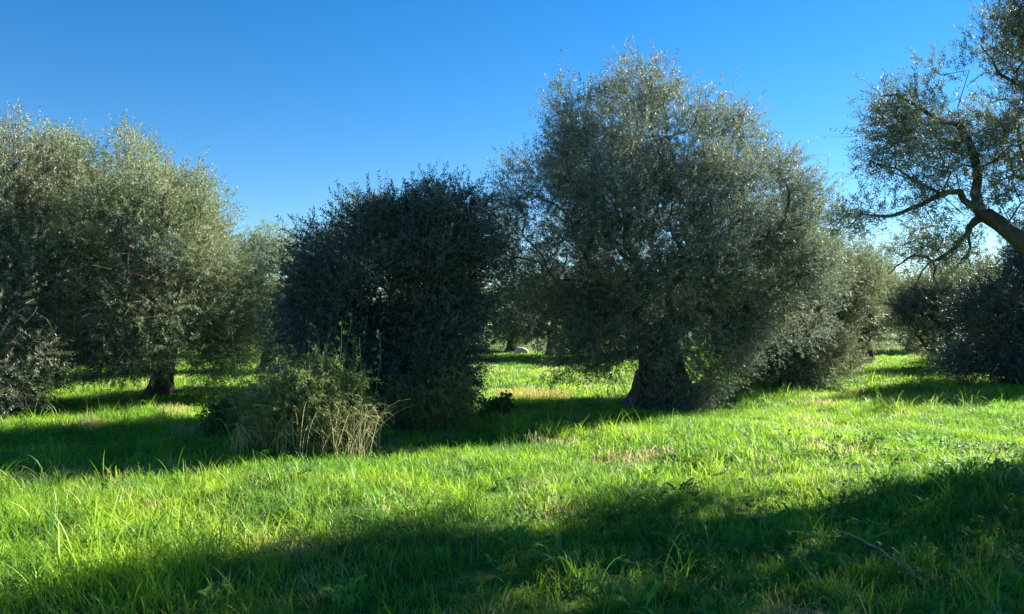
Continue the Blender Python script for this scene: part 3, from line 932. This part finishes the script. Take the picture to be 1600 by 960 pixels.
def weed_mesh(g, n_leaf, ln, wd, lift):
    """rosette of toothed broad leaves"""
    Vs = []; Fs = []; tint = []; al = []; o = 0
    for i in range(n_leaf):
        az = g.uniform(0, 6.28); L = ln * g.uniform(.6, 1.3); el = lift * g.uniform(.5, 1.3)
        dh = np.array([math.cos(az), math.sin(az), 0]); sd = np.array([-math.sin(az), math.cos(az), 0])
        p = np.array([g.normal() * .03, g.normal() * .03, 0.0]); ti = g.uniform(); rows = []
        prof = [.18, .5, .85, 1.0, .8, .0]
        for s in range(6):
            w = wd * prof[s] * (1 + .25 * (-1) ** s) * .5
            dip = np.array([0, 0, w * .35])
            rows.append((p - sd * w + dip, p.copy(), p + sd * w + dip))
            p = p + (dh * math.cos(el) + np.array([0, 0, math.sin(el)])) * L / 5; el -= .28
        for s in range(6):
            Vs += rows[s]; tint += [ti] * 3; al += [s / 5] * 3
        for s in range(5):
            b0 = o + s * 3
            Fs += [[b0, b0 + 1, b0 + 4, b0 + 3], [b0 + 1, b0 + 2, b0 + 5, b0 + 4]]
        o += 18
    return np.array(Vs), [np.array(Fs)], {'tint': np.array(tint), 'along': np.array(al)}


def library(name, makers, mat):
    c = bpy.data.collections.new(name)
    for k, mk in enumerate(makers):
        V, Fs, at_ = mk
        o = mesh_arrays('%s_%02d' % (name, k), V, Fs, mat, attrs=at_, link=False)
        c.objects.link(o)
    return c


def scatter(name, label, cat, collection, pts, rotz, tilt, scl, variant):
    me = bpy.data.meshes.new(name)
    me.vertices.add(len(pts)); me.vertices.foreach_set('co', np.asarray(pts, np.float32).ravel())
    rot = np.stack([tilt[:, 0], tilt[:, 1], rotz], -1).astype(np.float32)
    a = me.attributes.new('rot', 'FLOAT_VECTOR', 'POINT'); a.data.foreach_set('vector', rot.ravel())
    a = me.attributes.new('scl', 'FLOAT', 'POINT'); a.data.foreach_set('value', np.asarray(scl, np.float32))
    a = me.attributes.new('variant', 'INT', 'POINT'); a.data.foreach_set('value', np.asarray(variant, np.int32))
    o = bpy.data.objects.new(name, me); col.objects.link(o)
    ng = bpy.data.node_groups.new(name + '_nodes', 'GeometryNodeTree')
    ng.interface.new_socket('Geometry', in_out='INPUT', socket_type='NodeSocketGeometry')
    ng.interface.new_socket('Geometry', in_out='OUTPUT', socket_type='NodeSocketGeometry')
    nd, L = ng.nodes, ng.links.new
    gi = nd.new('NodeGroupInput'); go = nd.new('NodeGroupOutput')
    ci = nd.new('GeometryNodeCollectionInfo'); ci.inputs['Collection'].default_value = collection
    ci.inputs['Separate Children'].default_value = True; ci.inputs['Reset Children'].default_value = True
    ip = nd.new('GeometryNodeInstanceOnPoints'); ip.inputs['Pick Instance'].default_value = True
    def named(nm, ty):
        n = nd.new('GeometryNodeInputNamedAttribute'); n.data_type = ty; n.inputs['Name'].default_value = nm
        return n.outputs['Attribute']
    er = nd.new('FunctionNodeEulerToRotation')
    L(named('rot', 'FLOAT_VECTOR'), er.inputs[0])
    L(gi.outputs[0], ip.inputs['Points']); L(ci.outputs[0], ip.inputs['Instance'])
    L(named('variant', 'INT'), ip.inputs['Instance Index']); L(er.outputs[0], ip.inputs['Rotation'])
    L(named('scl', 'FLOAT'), ip.inputs['Scale']); L(ip.outputs[0], go.inputs[0])
    md = o.modifiers.new('tufts', 'NODES'); md.node_group = ng
    tag(o, label, cat, kind='stuff')
    return o


def field(g, y0, y1, dens, xm=2.5, slope=.74):
    """random ground points of a wedge wider than the view"""
    n = int(dens * (slope * (y1 ** 2 - y0 ** 2) + 2 * xm * (y1 - y0)))
    y = np.sqrt(g.uniform(y0 ** 2, y1 ** 2, n)); x = g.uniform(-1, 1, n) * (slope * y + xm)
    return np.stack([x, y, terrain(x, y)], -1)


def vnoise(x, y, f, s):
    return (np.sin(x * f + s) * np.cos(y * f * 1.13 + 2 * s) + np.sin((x + y) * f * .61 + 3.1 * s) * .7 + np.sin((x - 1.4 * y) * f * 1.9 + s * .7) * .4) / 2.1


g = np.random.default_rng(91)
near = [blade_mesh(g, 46, .16, .12, .0065, 5, .45, .9) for _ in range(5)] + [blade_mesh(g, 40, .14, .19, .0072, 6, .42, 1.3) for _ in range(4)] + \
       [blade_mesh(g, 34, .09, .27, .0075, 7, .42, 1.7) for _ in range(4)]
mid = [blade_mesh(g, 74, .22, .10, .0072, 4, .45, .9) for _ in range(4)] + [blade_mesh(g, 44, .18, .16, .0078, 5, .40, 1.25) for _ in range(3)] + [blade_mesh(g, 36, .10, .24, .008, 6, .42, 1.6) for _ in range(3)]
far_ = [blade_mesh(g, 90, .5, .12, .02, 2, .4, .8) for _ in range(4)]
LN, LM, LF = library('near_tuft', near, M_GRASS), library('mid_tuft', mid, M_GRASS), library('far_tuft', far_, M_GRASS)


def put(name, label, lib_, p, n_short, n_all, s_lo, s_hi, f=1.1):
    n = len(p); v = vnoise(p[:, 0], p[:, 1], f, 2.0)
    tall = g.uniform(size=n) < np.clip(.10 + .45 * v, .03, .5)
    var = np.where(tall, g.integers(n_short, max(n_all, n_short + 1), n), g.integers(0, n_short, n)) % n_all
    scatter(name, label, 'grass', lib_, p, g.uniform(0, 6.28, n), g.normal(0, .1, (n, 2)), g.uniform(s_lo, s_hi, n) * (1 + .22 * v), var)


p = field(g, 1.2, 7.5, 52, xm=2.5); put('near_grass', 'lush long green grass filling the shaded foreground', LN, p, 5, 13, .75, 1.2)
p = field(g, 7.3, 17.5, 34, xm=2.5); put('meadow_grass', 'bright green meadow grass over the sunlit bank in front of the trees', LM, p, 4, 10, .75, 1.2)
p = field(g, 17.2, 46, 6.5, xm=3); put('grove_grass', 'short green grass between and beyond the olive trees', LF, p, 4, 4, .7, 1.15)

weeds = [weed_mesh(g, 11, .09, .026, .8) for _ in range(4)] + [weed_mesh(g, 16, .055, .03, .95) for _ in range(4)] + [weed_mesh(g, 8, .15, .03, 1.0) for _ in range(3)]
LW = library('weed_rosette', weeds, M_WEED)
p = field(g, 1.5, 9.5, 42, xm=2.5)
k = g.uniform(size=len(p)) < np.clip(.12 + .15 * (p[:, 0] - 0.3) + .5 * vnoise(p[:, 0], p[:, 1], 1.3, 5.0) - .12 * np.clip(p[:, 1] - 5.5, 0, 9), .02, .95)
p = p[k]; n = len(p); p[:, 2] += g.uniform(0.0, .12, n)
scatter('broadleaf_weeds', 'broad-leaved green weeds among the foreground grass, thickest at the lower right', 'weeds', LW, p, g.uniform(0, 6.28, n), g.normal(0, .2, (n, 2)), g.uniform(.6, 1.2, n), g.integers(0, len(weeds), n))

# bleached grass in the central gap
M_STRAW = grass_mat('bleached_grass', (0.30, 0.27, 0.06), (0.46, 0.40, 0.10), (0.40, 0.40, 0.07), (0.50, 0.42, 0.18), blue=(0.34, 0.32, 0.08))
LS = library('straw_tuft', [blade_mesh(g, 60, .2, .17, .010, 4, .45, 1.0) for _ in range(3)], M_STRAW)
n = 150
a = g.uniform(0, 6.28, n); q = np.sqrt(g.uniform(size=n))
x = .55 + np.cos(a) * q * .8; y = 18.2 + np.sin(a) * q * 1.3
scatter('bleached_grass_patch', 'patch of bleached yellow grass in the central gap left of the thickest trunk', 'grass', LS,
        np.stack([x, y, terrain(x, y)], -1), g.uniform(0, 6.28, n), g.normal(0, .1, (n, 2)), g.uniform(.8, 1.3, n), g.integers(0, 3, n))
